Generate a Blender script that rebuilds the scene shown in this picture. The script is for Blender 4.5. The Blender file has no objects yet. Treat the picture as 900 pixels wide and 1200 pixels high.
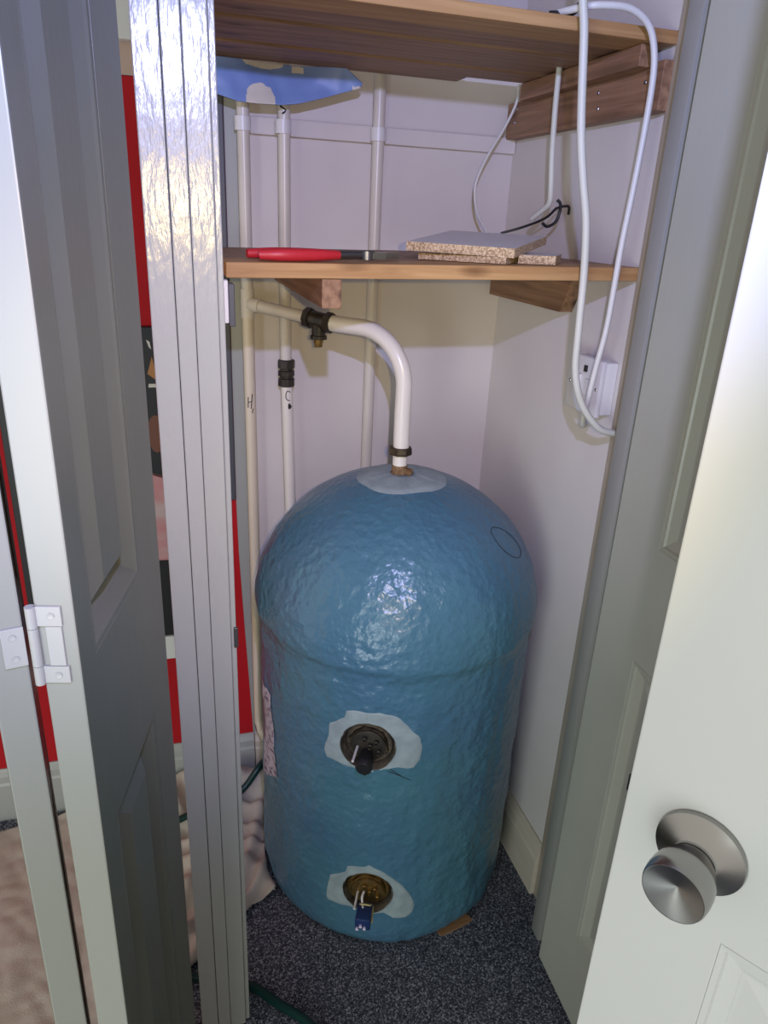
import bpy, bmesh, math, random
from mathutils import Vector, Matrix, noise
random.seed(7)
scene = bpy.context.scene
COL = scene.collection
R = math.radians

# ------------------------------------------------------------ camera
CAM = Vector((0, 0, 1.3))
cd = bpy.data.cameras.new('camera'); cam = bpy.data.objects.new('camera', cd); COL.objects.link(cam)
cd.sensor_fit = 'HORIZONTAL'; cd.sensor_width = 36.0; cd.lens = 34.0; cd.clip_start = 0.01
pitch, yaw, roll = R(21.97), R(17.305), R(-2.825)
fwd = Vector((math.sin(yaw)*math.cos(pitch), math.cos(yaw)*math.cos(pitch), -math.sin(pitch)))
rgt = Vector((math.cos(yaw), -math.sin(yaw), 0)); dwn = fwd.cross(rgt)
r2 = math.cos(roll)*rgt + math.sin(roll)*dwn; d2 = -math.sin(roll)*rgt + math.cos(roll)*dwn
m = Matrix.Identity(4)
for i in range(3):
    m[i][0] = r2[i]; m[i][1] = -d2[i]; m[i][2] = -fwd[i]; m[i][3] = CAM[i]
cam.matrix_world = m
scene.camera = cam

# ------------------------------------------------------------ world, lamps, exposure
w = bpy.data.worlds.new('room_light'); scene.world = w; w.use_nodes = True
w.node_tree.nodes['Background'].inputs[0].default_value = (1.0, 0.955, 0.87, 1)
w.node_tree.nodes['Background'].inputs[1].default_value = 0.76
def lamp(name, kind, loc, color, power, radius, aim=None, cone=None, blend=0.5):
    l = bpy.data.lights.new(name, kind); o = bpy.data.objects.new(name, l); COL.objects.link(o)
    o.location = loc; l.color = color; l.energy = power; l.shadow_soft_size = radius
    if aim is not None:
        o.rotation_euler = (Vector(aim) - Vector(loc)).to_track_quat('-Z', 'Y').to_euler()
        l.spot_size = R(cone); l.spot_blend = blend
    return o
# head torch worn by the photographer, and the phone's own flash
lamp('head_torch', 'SPOT', (0.05, 0.0, 1.577), (0.48, 0.51, 1.0), 34.0, 0.010, (-0.02, 1.0, 1.56), 116, 0.45)
lamp('phone_flash', 'SPOT', (0.045, -0.01, 1.315), (1.0, 0.72, 0.26), 14.5, 0.006, (0.25, 1.2, 0.98), 64, 1.0)
# unseen daylight fill, added low behind and to the left of the photographer
al = bpy.data.lights.new('added_daylight_fill', 'AREA'); ao = bpy.data.objects.new('added_daylight_fill', al); COL.objects.link(ao)
al.shape = 'RECTANGLE'; al.size = 0.9; al.size_y = 1.1; al.energy = 20.0; al.color = (0.88, 1.0, 0.98)
ao.location = (-1.25, -1.15, 0.55); ao.rotation_euler = (Vector((0.4, 0.7, 0.35))-Vector(ao.location)).to_track_quat('-Z', 'Y').to_euler()
vs = scene.view_settings
vs.view_transform = 'Standard'; vs.look = 'None'; vs.gamma = 1.0; vs.use_curve_mapping = False; vs.exposure = 0.2

# ------------------------------------------------------------ materials
def mat(name, col, rough=0.5, metal=0.0, col2=None, scale=(8, 8, 8), detail=4, lo=0.35, hi=0.65, bump=0.0, bscale=(60, 60, 60), bdist=0.002, coat=0.0, spec=0.5, sheen=0.0):
    ma = bpy.data.materials.new(name); ma.use_nodes = True
    nt = ma.node_tree; n = nt.nodes; b = n['Principled BSDF']
    b.inputs['Base Color'].default_value = (*col, 1); b.inputs['Roughness'].default_value = rough
    b.inputs['Metallic'].default_value = metal; b.inputs['Coat Weight'].default_value = coat
    b.inputs['Specular IOR Level'].default_value = spec; b.inputs['Sheen Weight'].default_value = sheen
    tc = n.new('ShaderNodeTexCoord')
    def nz(sc, de):
        mp = n.new('ShaderNodeMapping'); mp.inputs['Scale'].default_value = sc
        nt.links.new(tc.outputs['Object'], mp.inputs['Vector'])
        x = n.new('ShaderNodeTexNoise'); x.inputs['Scale'].default_value = 1.0; x.inputs['Detail'].default_value = de
        nt.links.new(mp.outputs['Vector'], x.inputs['Vector']); return x
    if col2 is not None:
        x = nz(scale, detail); cr = n.new('ShaderNodeValToRGB')
        cr.color_ramp.elements[0].position = lo; cr.color_ramp.elements[0].color = (*col, 1)
        cr.color_ramp.elements[1].position = hi; cr.color_ramp.elements[1].color = (*col2, 1)
        nt.links.new(x.outputs['Fac'], cr.inputs['Fac']); nt.links.new(cr.outputs['Color'], b.inputs['Base Color'])
    if bump:
        x = nz(bscale, 3); bp = n.new('ShaderNodeBump'); bp.inputs['Strength'].default_value = bump; bp.inputs['Distance'].default_value = bdist
        nt.links.new(x.outputs['Fac'], bp.inputs['Height']); nt.links.new(bp.outputs['Normal'], b.inputs['Normal'])
    return ma
M = {}
M['wall'] = mat('painted_plaster', (0.60, 0.56, 0.545), 0.75, col2=(0.64, 0.60, 0.585), scale=(5, 5, 5), bump=0.25, bscale=(25, 25, 25))
M['red'] = mat('red_paint', (0.40, 0.008, 0.014), 0.7, col2=(0.43, 0.010, 0.016), scale=(4, 4, 4), spec=0.2)
M['tan'] = mat('tan_paint', (0.50, 0.36, 0.30), 0.6)
M['ceil'] = mat('ceiling_paint', (0.6, 0.6, 0.6), 0.8)
M['white_gloss'] = mat('white_gloss_paint', (0.66, 0.66, 0.65), 0.35, bump=0.12, bscale=(30, 30, 12))
M['hinge_paint'] = mat('hinge_white_paint', (0.42, 0.42, 0.40), 0.35)
M['skirt'] = mat('cream_gloss', (0.50, 0.44, 0.36), 0.4, col2=(0.56, 0.50, 0.42), scale=(6, 6, 20))
M['grey_skirt'] = mat('grey_gloss', (0.36, 0.37, 0.36), 0.4)
M['post'] = mat('post_gloss_paint', (0.365, 0.375, 0.355), 0.20, bump=0.5, bscale=(150, 150, 45), bdist=0.0015)
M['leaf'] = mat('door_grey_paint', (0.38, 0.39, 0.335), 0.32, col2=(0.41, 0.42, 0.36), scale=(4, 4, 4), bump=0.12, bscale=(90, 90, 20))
M['leaf_shaded'] = mat('door_grey_paint_shaded', (0.118, 0.122, 0.10), 0.34, col2=(0.132, 0.136, 0.114), scale=(4, 4, 4), bump=0.12, bscale=(90, 90, 20))  # left leaves' faces: door grey with their shade put into the colour
M['leaf_edge'] = mat('door_edge_paint', (0.30, 0.305, 0.275), 0.32, bump=0.12, bscale=(60, 60, 15))
M['door_white'] = mat('door_white_paint', (0.585, 0.59, 0.58), 0.35, bump=0.06, bscale=(40, 40, 20))
M['jamb'] = mat('jamb_paint', (0.265, 0.265, 0.245), 0.35, bump=0.1, bscale=(60, 60, 15))
M['lining'] = mat('bare_timber_edge', (0.36, 0.30, 0.23), 0.6, col2=(0.42, 0.37, 0.30), scale=(30, 30, 6))
M['slate'] = mat('slate_grey_and_shade', (0.06, 0.065, 0.08), 0.5)  # catch body grey, also the wall shade painted as a board behind the post
M['strip'] = mat('grey_cover_strip', (0.30, 0.31, 0.30), 0.5)

def wood(name, a, b, along='X', knot=True, rough=0.55):
    ma = bpy.data.materials.new(name); ma.use_nodes = True
    nt = ma.node_tree; n = nt.nodes; p = n['Principled BSDF']; p.inputs['Roughness'].default_value = rough
    p.inputs['Specular IOR Level'].default_value = 0.3
    tc = n.new('ShaderNodeTexCoord'); mp = n.new('ShaderNodeMapping')
    sc = {'X': (5, 90, 90), 'Y': (90, 5, 90), 'Z': (90, 90, 5)}[along]
    mp.inputs['Scale'].default_value = sc; nt.links.new(tc.outputs['Object'], mp.inputs['Vector'])
    x = n.new('ShaderNodeTexNoise'); x.inputs['Scale'].default_value = 1.0; x.inputs['Detail'].default_value = 5; x.inputs['Distortion'].default_value = 0.6
    nt.links.new(mp.outputs['Vector'], x.inputs['Vector'])
    cr = n.new('ShaderNodeValToRGB'); cr.color_ramp.elements[0].position = 0.3; cr.color_ramp.elements[0].color = (*b, 1)
    cr.color_ramp.elements[1].position = 0.68; cr.color_ramp.elements[1].color = (*a, 1)
    nt.links.new(x.outputs['Fac'], cr.inputs['Fac'])
    mp2 = n.new('ShaderNodeMapping'); s2 = {'X': (7, 22, 22), 'Y': (22, 7, 22), 'Z': (22, 22, 7)}[along]
    mp2.inputs['Scale'].default_value = s2; nt.links.new(tc.outputs['Object'], mp2.inputs['Vector'])
    v = n.new('ShaderNodeTexVoronoi'); v.inputs['Scale'].default_value = 1.0; nt.links.new(mp2.outputs['Vector'], v.inputs['Vector'])
    kr = n.new('ShaderNodeValToRGB'); kr.color_ramp.elements[0].position = 0.06; kr.color_ramp.elements[0].color = (0.28, 0.2, 0.16, 1)
    kr.color_ramp.elements[1].position = 0.22; kr.color_ramp.elements[1].color = (1, 1, 1, 1)
    nt.links.new(v.outputs['Distance'], kr.inputs['Fac'])
    mx = n.new('ShaderNodeMix'); mx.data_type = 'RGBA'; mx.blend_type = 'MULTIPLY'; mx.inputs[0].default_value = 0.8 if knot else 0.0
    nt.links.new(cr.outputs['Color'], mx.inputs[6]); nt.links.new(kr.outputs['Color'], mx.inputs[7])
    nt.links.new(mx.outputs[2], p.inputs['Base Color'])
    bp = n.new('ShaderNodeBump'); bp.inputs['Strength'].default_value = 0.3; bp.inputs['Distance'].default_value = 0.001
    nt.links.new(x.outputs['Fac'], bp.inputs['Height']); nt.links.new(bp.outputs['Normal'], p.inputs['Normal'])
    return ma
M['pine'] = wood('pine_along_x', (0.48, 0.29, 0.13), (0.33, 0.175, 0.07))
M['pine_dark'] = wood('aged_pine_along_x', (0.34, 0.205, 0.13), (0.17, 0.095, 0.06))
M['pine_y'] = wood('aged_pine_along_y', (0.34, 0.195, 0.115), (0.16, 0.085, 0.05), 'Y')
M['base_wood'] = wood('base_board', (0.36, 0.20, 0.10), (0.22, 0.11, 0.05))

def carpet():
    ma = bpy.data.materials.new('speckled_carpet'); ma.use_nodes = True
    nt = ma.node_tree; n = nt.nodes; p = n['Principled BSDF']; p.inputs['Roughness'].default_value = 0.95; p.inputs['Specular IOR Level'].default_value = 0.1
    tc = n.new('ShaderNodeTexCoord')
    x = n.new('ShaderNodeTexNoise'); x.inputs['Scale'].default_value = 330; x.inputs['Detail'].default_value = 2; x.inputs['Roughness'].default_value = 0.7
    y = n.new('ShaderNodeTexNoise'); y.inputs['Scale'].default_value = 30; y.inputs['Detail'].default_value = 2
    for q in (x, y): nt.links.new(tc.outputs['Object'], q.inputs['Vector'])
    cr = n.new('ShaderNodeValToRGB'); e = cr.color_ramp.elements
    e[0].position = 0.40; e[0].color = (0.035, 0.040, 0.058, 1); e[1].position = 0.68; e[1].color = (0.50, 0.52, 0.58, 1)
    k = cr.color_ramp.elements.new(0.55); k.color = (0.12, 0.13, 0.165, 1)
    nt.links.new(x.outputs['Fac'], cr.inputs['Fac']); nt.links.new(cr.outputs['Color'], p.inputs['Base Color'])
    bp = n.new('ShaderNodeBump'); bp.inputs['Strength'].default_value = 0.7; bp.inputs['Distance'].default_value = 0.004
    nt.links.new(x.outputs['Fac'], bp.inputs['Height']); nt.links.new(bp.outputs['Normal'], p.inputs['Normal'])
    return ma
M['carpet'] = carpet()

def foam_paint():
    ma = bpy.data.materials.new('blue_foam_skin'); ma.use_nodes = True
    nt = ma.node_tree; n = nt.nodes; p = n['Principled BSDF']; p.inputs['Roughness'].default_value = 0.29
    tc = n.new('ShaderNodeTexCoord')
    x = n.new('ShaderNodeTexNoise'); x.inputs['Scale'].default_value = 5; x.inputs['Detail'].default_value = 4
    b1 = n.new('ShaderNodeTexNoise'); b1.inputs['Scale'].default_value = 55; b1.inputs['Detail'].default_value = 2
    b2 = n.new('ShaderNodeTexVoronoi'); b2.inputs['Scale'].default_value = 75
    for q in (x, b1, b2): nt.links.new(tc.outputs['Object'], q.inputs['Vector'])
    cr = n.new('ShaderNodeValToRGB'); e = cr.color_ramp.elements
    e[0].position = 0.3; e[0].color = (0.060, 0.146, 0.245, 1); e[1].position = 0.7; e[1].color = (0.068, 0.180, 0.240, 1)
    nt.links.new(x.outputs['Fac'], cr.inputs['Fac']); nt.links.new(cr.outputs['Color'], p.inputs['Base Color'])
    ad = n.new('ShaderNodeMath'); ad.operation = 'ADD'; nt.links.new(b1.outputs['Fac'], ad.inputs[0]); 
    ml = n.new('ShaderNodeMath'); ml.operation = 'MULTIPLY'; ml.inputs[1].default_value = 0.35
    nt.links.new(b2.outputs['Distance'], ml.inputs[0]); nt.links.new(ml.outputs[0], ad.inputs[1])
    bp = n.new('ShaderNodeBump'); bp.inputs['Strength'].default_value = 0.6; bp.inputs['Distance'].default_value = 0.006
    nt.links.new(ad.outputs[0], bp.inputs['Height']); nt.links.new(bp.outputs['Normal'], p.inputs['Normal'])
    return ma
M['foam'] = foam_paint()
M['foam_cut'] = mat('bare_foam', (0.24, 0.30, 0.33), 0.8, col2=(0.31, 0.38, 0.41), scale=(40, 40, 40), bump=0.4, bscale=(120, 120, 120))
M['foam_hole'] = mat('dirty_foam_hole', (0.022, 0.018, 0.013), 0.9, col2=(0.10, 0.078, 0.055), scale=(60, 60, 60), bump=0.6, bscale=(120, 120, 120))
M['pipe'] = mat('painted_pipe', (0.56, 0.52, 0.47), 0.32, col2=(0.62, 0.58, 0.53), scale=(20, 20, 6))
M['pipe_white'] = mat('white_painted_pipe', (0.74, 0.70, 0.65), 0.25, bump=0.08, bscale=(50, 50, 20))
M['pipe_cream'] = mat('cream_painted_pipe', (0.62, 0.54, 0.43), 0.3)
M['brass_old'] = mat('tarnished_brass', (0.10, 0.075, 0.045), 0.5, 0.7, col2=(0.03, 0.024, 0.02), scale=(50, 50, 50), bump=0.3)
M['black_metal'] = mat('blackened_brass', (0.022, 0.02, 0.018), 0.4, 0.3, col2=(0.05, 0.04, 0.03), scale=(60, 60, 60), bump=0.3)
M['brass'] = mat('brass', (0.42, 0.28, 0.10), 0.32, 0.9, col2=(0.22, 0.13, 0.05), scale=(40, 40, 40))
M['rust'] = mat('corroded_fitting', (0.16, 0.08, 0.035), 0.7, 0.3, col2=(0.32, 0.22, 0.12), scale=(80, 80, 80), bump=0.8, bscale=(160, 160, 160))
M['plastic_white'] = mat('white_plastic', (0.66, 0.65, 0.66), 0.35)
M['cable'] = mat('white_cable', (0.62, 0.61, 0.60), 0.4)
M['cable_old'] = mat('aged_cable', (0.55, 0.56, 0.50), 0.45, col2=(0.60, 0.60, 0.55), scale=(30, 30, 10))
M['black'] = mat('black_plastic', (0.012, 0.012, 0.014), 0.45)
M['ink'] = mat('marker_ink', (0.012, 0.012, 0.015), 0.6)
M['steel'] = mat('brushed_steel', (0.34, 0.335, 0.325), 0.24, 1.0)
bs = M['steel'].node_tree; tg = bs.nodes.new('ShaderNodeTangent'); tg.direction_type = 'RADIAL'; tg.axis = 'Z'
bs.nodes['Principled BSDF'].inputs['Anisotropic'].default_value = 0.85; bs.links.new(tg.outputs['Tangent'], bs.nodes['Principled BSDF'].inputs['Tangent'])
M['steel_dark'] = mat('tool_steel', (0.16, 0.16, 0.17), 0.35, 0.9)
M['red_grip'] = mat('red_grip', (0.46, 0.018, 0.03), 0.45)
M['chip'] = mat('chipboard', (0.30, 0.20, 0.11), 0.9, col2=(0.62, 0.48, 0.32), scale=(380, 380, 380), detail=2, lo=0.4, hi=0.6, bump=0.6, bscale=(200, 200, 200))
M['melamine'] = mat('white_melamine', (0.60, 0.59, 0.62), 0.4)
M['bag'] = mat('blue_plastic_bag', (0.16, 0.25, 0.55), 0.45, col2=(0.20, 0.30, 0.58), scale=(9, 9, 9), bump=0.25, bscale=(40, 40, 40))
M['bag_white'] = mat('bag_white_print', (0.62, 0.58, 0.52), 0.5)
M['hose'] = mat('green_hose', (0.004, 0.036, 0.031), 0.3)
M['sheet'] = mat('cotton_dust_sheet', (0.46, 0.41, 0.35), 0.95, col2=(0.56, 0.51, 0.45), scale=(9, 9, 9), bump=0.5, bscale=(320, 320, 320), bdist=0.001, spec=0.1)
M['paper'] = mat('label_paper', (0.5, 0.47, 0.55), 0.6, col2=(0.12, 0.1, 0.16), scale=(60, 60, 130), detail=3, lo=0.5, hi=0.6)
M['blue_cap'] = mat('navy_cap', (0.012, 0.03, 0.12), 0.35)
M['wire_yellow'] = mat('earth_wire', (0.5, 0.42, 0.2), 0.4)
M['wire_tip'] = mat('wire_tips', (0.62, 0.55, 0.75), 0.3)
M['poster'] = mat('dark_print', (0.012, 0.011, 0.015), 0.5)
M['orange'] = mat('orange_print', (0.40, 0.17, 0.05), 0.5)
M['brown'] = mat('brown_print', (0.16, 0.055, 0.03), 0.5)
M['pink'] = mat('pink_card', (0.55, 0.42, 0.42), 0.5, col2=(0.55, 0.10, 0.12), scale=(6, 6, 14))

# ------------------------------------------------------------ building helpers
WL = {}
def link(o, parent, origin):
    COL.objects.link(o)
    if parent is not None:
        o.parent = parent; o.location = Vector(origin) - WL[parent.name]
    else: o.location = origin
    WL[o.name] = Vector(origin)
def tag(o, label=None, cat=None, group=None, kind=None):
    if label: o['label'] = label
    if cat: o['category'] = cat
    if group: o['group'] = group
    if kind: o['kind'] = kind
    return o
def empty(name, loc, label=None, cat=None, group=None, kind=None, parent=None):
    o = bpy.data.objects.new(name, None); o.empty_display_size = 0.02; link(o, parent, loc)
    return tag(o, label, cat, group, kind)
class MB:
    """collects world-space geometry; build() links it as ONE mesh object"""
    def __init__(s): s.v = []; s.f = []; s.mi = []; s.cur = 0
    def add(s, v, f):
        o = len(s.v); s.v += [Vector(p) for p in v]
        for q in f: s.f.append([i+o for i in q]); s.mi.append(s.cur)
        return s
    def slot(s, i): s.cur = i; return s
    def box(s, x0, x1, y0, y1, z0, z1, bev=0.0, fn=None):
        bm = bmesh.new(); bmesh.ops.create_cube(bm, size=1.0)
        for v in bm.verts: v.co = Vector(((x0+x1)/2+v.co.x*(x1-x0), (y0+y1)/2+v.co.y*(y1-y0), (z0+z1)/2+v.co.z*(z1-z0)))
        if bev: bmesh.ops.bevel(bm, geom=bm.edges[:], offset=bev, segments=2, profile=0.5, affect='EDGES')
        bm.verts.index_update()
        vs_ = [v.co.copy() for v in bm.verts]
        if fn: vs_ = [Vector(fn(p)) for p in vs_]
        s.add(vs_, [[v.index for v in f.verts] for f in bm.faces]); bm.free(); return s
    def prism(s, pts, vec):
        n = len(pts); a = [Vector(p) for p in pts]; b = [p+Vector(vec) for p in a]
        s.add(a+b, [list(range(n))[::-1], list(range(n, 2*n))]+[[i, (i+1) % n, n+(i+1) % n, n+i] for i in range(n)]); return s
    def tube(s, pts, r, seg=14, smooth_n=6, cap=True):
        pts = [Vector(p) for p in pts]
        if smooth_n > 1 and len(pts) > 2:
            out = []; P = [pts[0]*2-pts[1]]+pts+[pts[-1]*2-pts[-2]]
            for i in range(1, len(P)-2):
                p0, p1, p2, p3 = P[i-1:i+3]
                for k in range(smooth_n):
                    t = k/smooth_n
                    out.append(0.5*((2*p1)+(p2-p0)*t+(2*p0-5*p1+4*p2-p3)*t*t+(3*p1-p0-3*p2+p3)*t**3))
            out.append(pts[-1]); pts = out
        n = len(pts); rad = r if callable(r) else (lambda t: r)
        tan = [(pts[min(i+1, n-1)]-pts[max(i-1, 0)]).normalized() for i in range(n)]
        up = Vector((0, 0, 1)) if abs(tan[0].z) < 0.9 else Vector((1, 0, 0))
        u = (up-tan[0]*up.dot(tan[0])).normalized(); vv = []; ff = []
        for i in range(n):
            u = (u-tan[i]*u.dot(tan[i])).normalized(); w_ = tan[i].cross(u); rr = rad(i/(n-1))
            for k in range(seg):
                a = 2*math.pi*k/seg; vv.append(pts[i]+rr*(math.cos(a)*u+math.sin(a)*w_))
        for i in range(n-1):
            for k in range(seg):
                ff.append([i*seg+k, i*seg+(k+1) % seg, (i+1)*seg+(k+1) % seg, (i+1)*seg+k])
        if cap: ff += [list(range(seg))[::-1], list(range((n-1)*seg, n*seg))]
        return s.add(vv, ff)
    def lathe(s, prof, org, axis, seg=24, rot=0.0, cap=True):
        """prof = [(radius, distance along axis)]"""
        ax = Vector(axis).normalized(); up = Vector((0, 0, 1)) if abs(ax.z) < 0.9 else Vector((1, 0, 0))
        u = (up-ax*up.dot(ax)).normalized(); w_ = ax.cross(u); org = Vector(org); vv = []; ff = []
        for (r, d) in prof:
            for k in range(seg):
                a = 2*math.pi*k/seg+rot; vv.append(org+ax*d+r*(math.cos(a)*u+math.sin(a)*w_))
        for i in range(len(prof)-1):
            for k in range(seg): ff.append([i*seg+k, i*seg+(k+1) % seg, (i+1)*seg+(k+1) % seg, (i+1)*seg+k])
        if cap: ff += [list(range(seg))[::-1], list(range((len(prof)-1)*seg, len(prof)*seg))]
        return s.add(vv, ff)
    def build(s, name, mats, parent=None, smooth=False, angle=40, origin=None):
        if not isinstance(mats, (list, tuple)): mats = [mats]
        if origin is None:
            xs = [p.x for p in s.v]; ys = [p.y for p in s.v]; zs = [p.z for p in s.v]
            origin = Vector(((min(xs)+max(xs))/2, (min(ys)+max(ys))/2, min(zs)))
        origin = Vector(origin)
        me = bpy.data.meshes.new(name); me.from_pydata([p-origin for p in s.v], [], s.f)
        for k in mats: me.materials.append(M[k] if isinstance(k, str) else k)
        for i, p in enumerate(me.polygons): p.material_index = s.mi[i]
        bm = bmesh.new(); bm.from_mesh(me); bmesh.ops.recalc_face_normals(bm, faces=bm.faces[:]); bm.to_mesh(me); bm.free()
        if smooth:
            for p in me.polygons: p.use_smooth = True
            me.set_sharp_from_angle(angle=R(angle))
        o = bpy.data.objects.new(name, me); link(o, parent, origin); return o
S_ = 'structure'

# ------------------------------------------------------------ the setting
BW, RW = 1.449, 0.679          # rear wall plane (y) and right wall plane (x)
tag(MB().box(-1.6, 1.0, -1.2, BW+0.1, -0.05, 0.0).build('floor', 'carpet'), 'dark navy carpet flecked with pale grey under the cylinder', 'carpet', kind=S_)
tag(MB().box(0.150, RW+0.1, BW, BW+0.1, 0.0, 2.35).build('wall_back', 'wall'), 'off-white plaster wall behind the blue cylinder and pipes', 'wall', kind=S_)
tag(MB().box(RW, RW+0.1, 0.965, BW, 0.0, 2.35).build('wall_right', 'wall'), 'off-white side wall carrying the socket and shelf cleats', 'wall', kind=S_)
tag(MB().box(-1.6, 0.1495, BW, BW+0.1, 0.0, 1.50).build('wall_left', 'red'), 'red painted wall seen beyond the folded grey door', 'wall', kind=S_)
tag(MB().box(-1.6, 0.1495, BW, BW+0.1, 1.501, 2.35).build('wall_upper', 'tan'), 'tan band of wall above the red paint', 'wall', kind=S_)
tag(MB().box(-1.6, 1.0, -1.2, BW+0.1, 2.35, 2.42).build('ceiling', 'ceil'), 'pale ceiling over the cupboard', 'ceiling', kind=S_)
tag(MB().box(0.701, 0.849, 0.87, 0.955, 0.0, 2.0).build('wall_front', 'wall'), 'pale wall beside the cupboard opening behind the open doors', 'wall', kind=S_)
tag(MB().box(0.85, 0.95, -1.2, 0.955, 0.0, 2.349).build('wall_passage', 'wall'), 'pale passage wall behind the open white door', 'wall', kind=S_)
# skirting boards
def skirting(name, a, b, n, h, t, mt, label):
    a, b, n = Vector(a), Vector(b), Vector(n)
    prof = [(0, 0), (t, 0), (t, h*0.72), (t*0.8, h*0.76), (t*0.75, h*0.88), (t*0.35, h*0.95), (t*0.2, h), (0, h)]
    return tag(MB().prism([a+n*p+Vector((0, 0, q)) for p, q in prof], b-a).build(name, mt), label, 'skirting', kind=S_)
skirting('baseboard_right', (RW, 0.966, 0), (RW, BW-0.018, 0), (-1, 0, 0), 0.128, 0.017, 'skirt', 'cream moulded skirting board along the cupboard side wall')
skirting('baseboard_back', (0.150, BW, 0), (RW, BW, 0), (0, -1, 0), 0.128, 0.016, 'skirt', 'cream skirting board hidden behind the blue cylinder')
skirting('baseboard_left', (-1.6, BW, 0), (0.148, BW, 0), (0, -1, 0), 0.133, 0.015, 'grey_skirt', 'grey skirting board below the red wall')
# batten behind the pipes
tag(MB().box(0.1505, RW-0.001, BW-0.013, BW, 1.428, 1.456, 0.002).build('trim_1', 'wall'), 'white painted batten holding the pipe clips on the rear wall', 'batten', kind=S_)
tag(MB().prism([(0.124, BW-0.008, 1.60), (0.150, BW-0.008, 1.60), (0.150, BW-0.008, 0.134), (0.147, BW-0.008, 0.134), (0.142, BW-0.008, 0.25), (0.133, BW-0.008, 0.45), (0.126, BW-0.008, 0.62), (0.124, BW-0.008, 0.74)], (0, 0.0078, 0)).build('trim_2', 'strip'), 'grey vertical cover strip between red wall and white wall', 'trim', kind=S_)
# middle post of the door frame: four painted boards set at slightly different depths
post = empty('trim_3', (0.028, 0.89, 0), 'glossy white-grey door post built of four narrow upright boards', 'door post', kind=S_)
for (x0, x1, y0) in ((-0.012, 0.0146, 0.851), (0.0152, 0.0347, 0.847), (0.0353, 0.0605, 0.850), (0.0611, 0.0680, 0.857)):
    MB().box(x0, x1, y0, 0.915, 0.0, 2.0, 0.0012).build('board', 'post', post)
lb = MB().box(0.0645, 0.070, 0.853, 0.858, 0.756, 0.786, 0.0008).build('latch_plate', 'steel_dark', post)
# little white and dark catch screwed behind the post
ct = empty('magnetic_catch', (0.078, 0.925, 1.174), 'small white and dark grey cupboard catch behind the glossy post under the shelf', 'catch')
MB().box(0.0685, 0.0775, 0.918, 0.935, 1.174, 1.224, 0.001).build('catch_plate', 'plastic_white', ct)
MB().box(0.0777, 0.085, 0.918, 0.94, 1.170, 1.220, 0.001).build('catch_body', 'slate', ct)
# right jamb
jb = empty('trim_4', (0.66, 0.9, 0), 'grey-blue painted door jamb beside the socket with bare timber edge', 'door jamb', kind=S_)
MB().box(0.629, 0.70, 0.864, 0.893, 0.0, 2.0, 0.001).build('jamb_board', 'jamb', jb, True)
MB().box(0.6365, 0.70, 0.843, 0.8635, 0.0, 2.0, 0.001).build('jamb_stop', 'jamb', jb, True)
MB().box(0.670, 0.699, 0.894, 0.964, 0.0, 2.0, 0.001).build('jamb_lining', 'lining', jb, True)
tag(MB().box(-1.6, 0.849, 0.87, 0.95, 2.001, 2.349).build('wall_header', 'wall'), 'pale wall above the cupboard door opening', 'wall', kind=S_)

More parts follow.
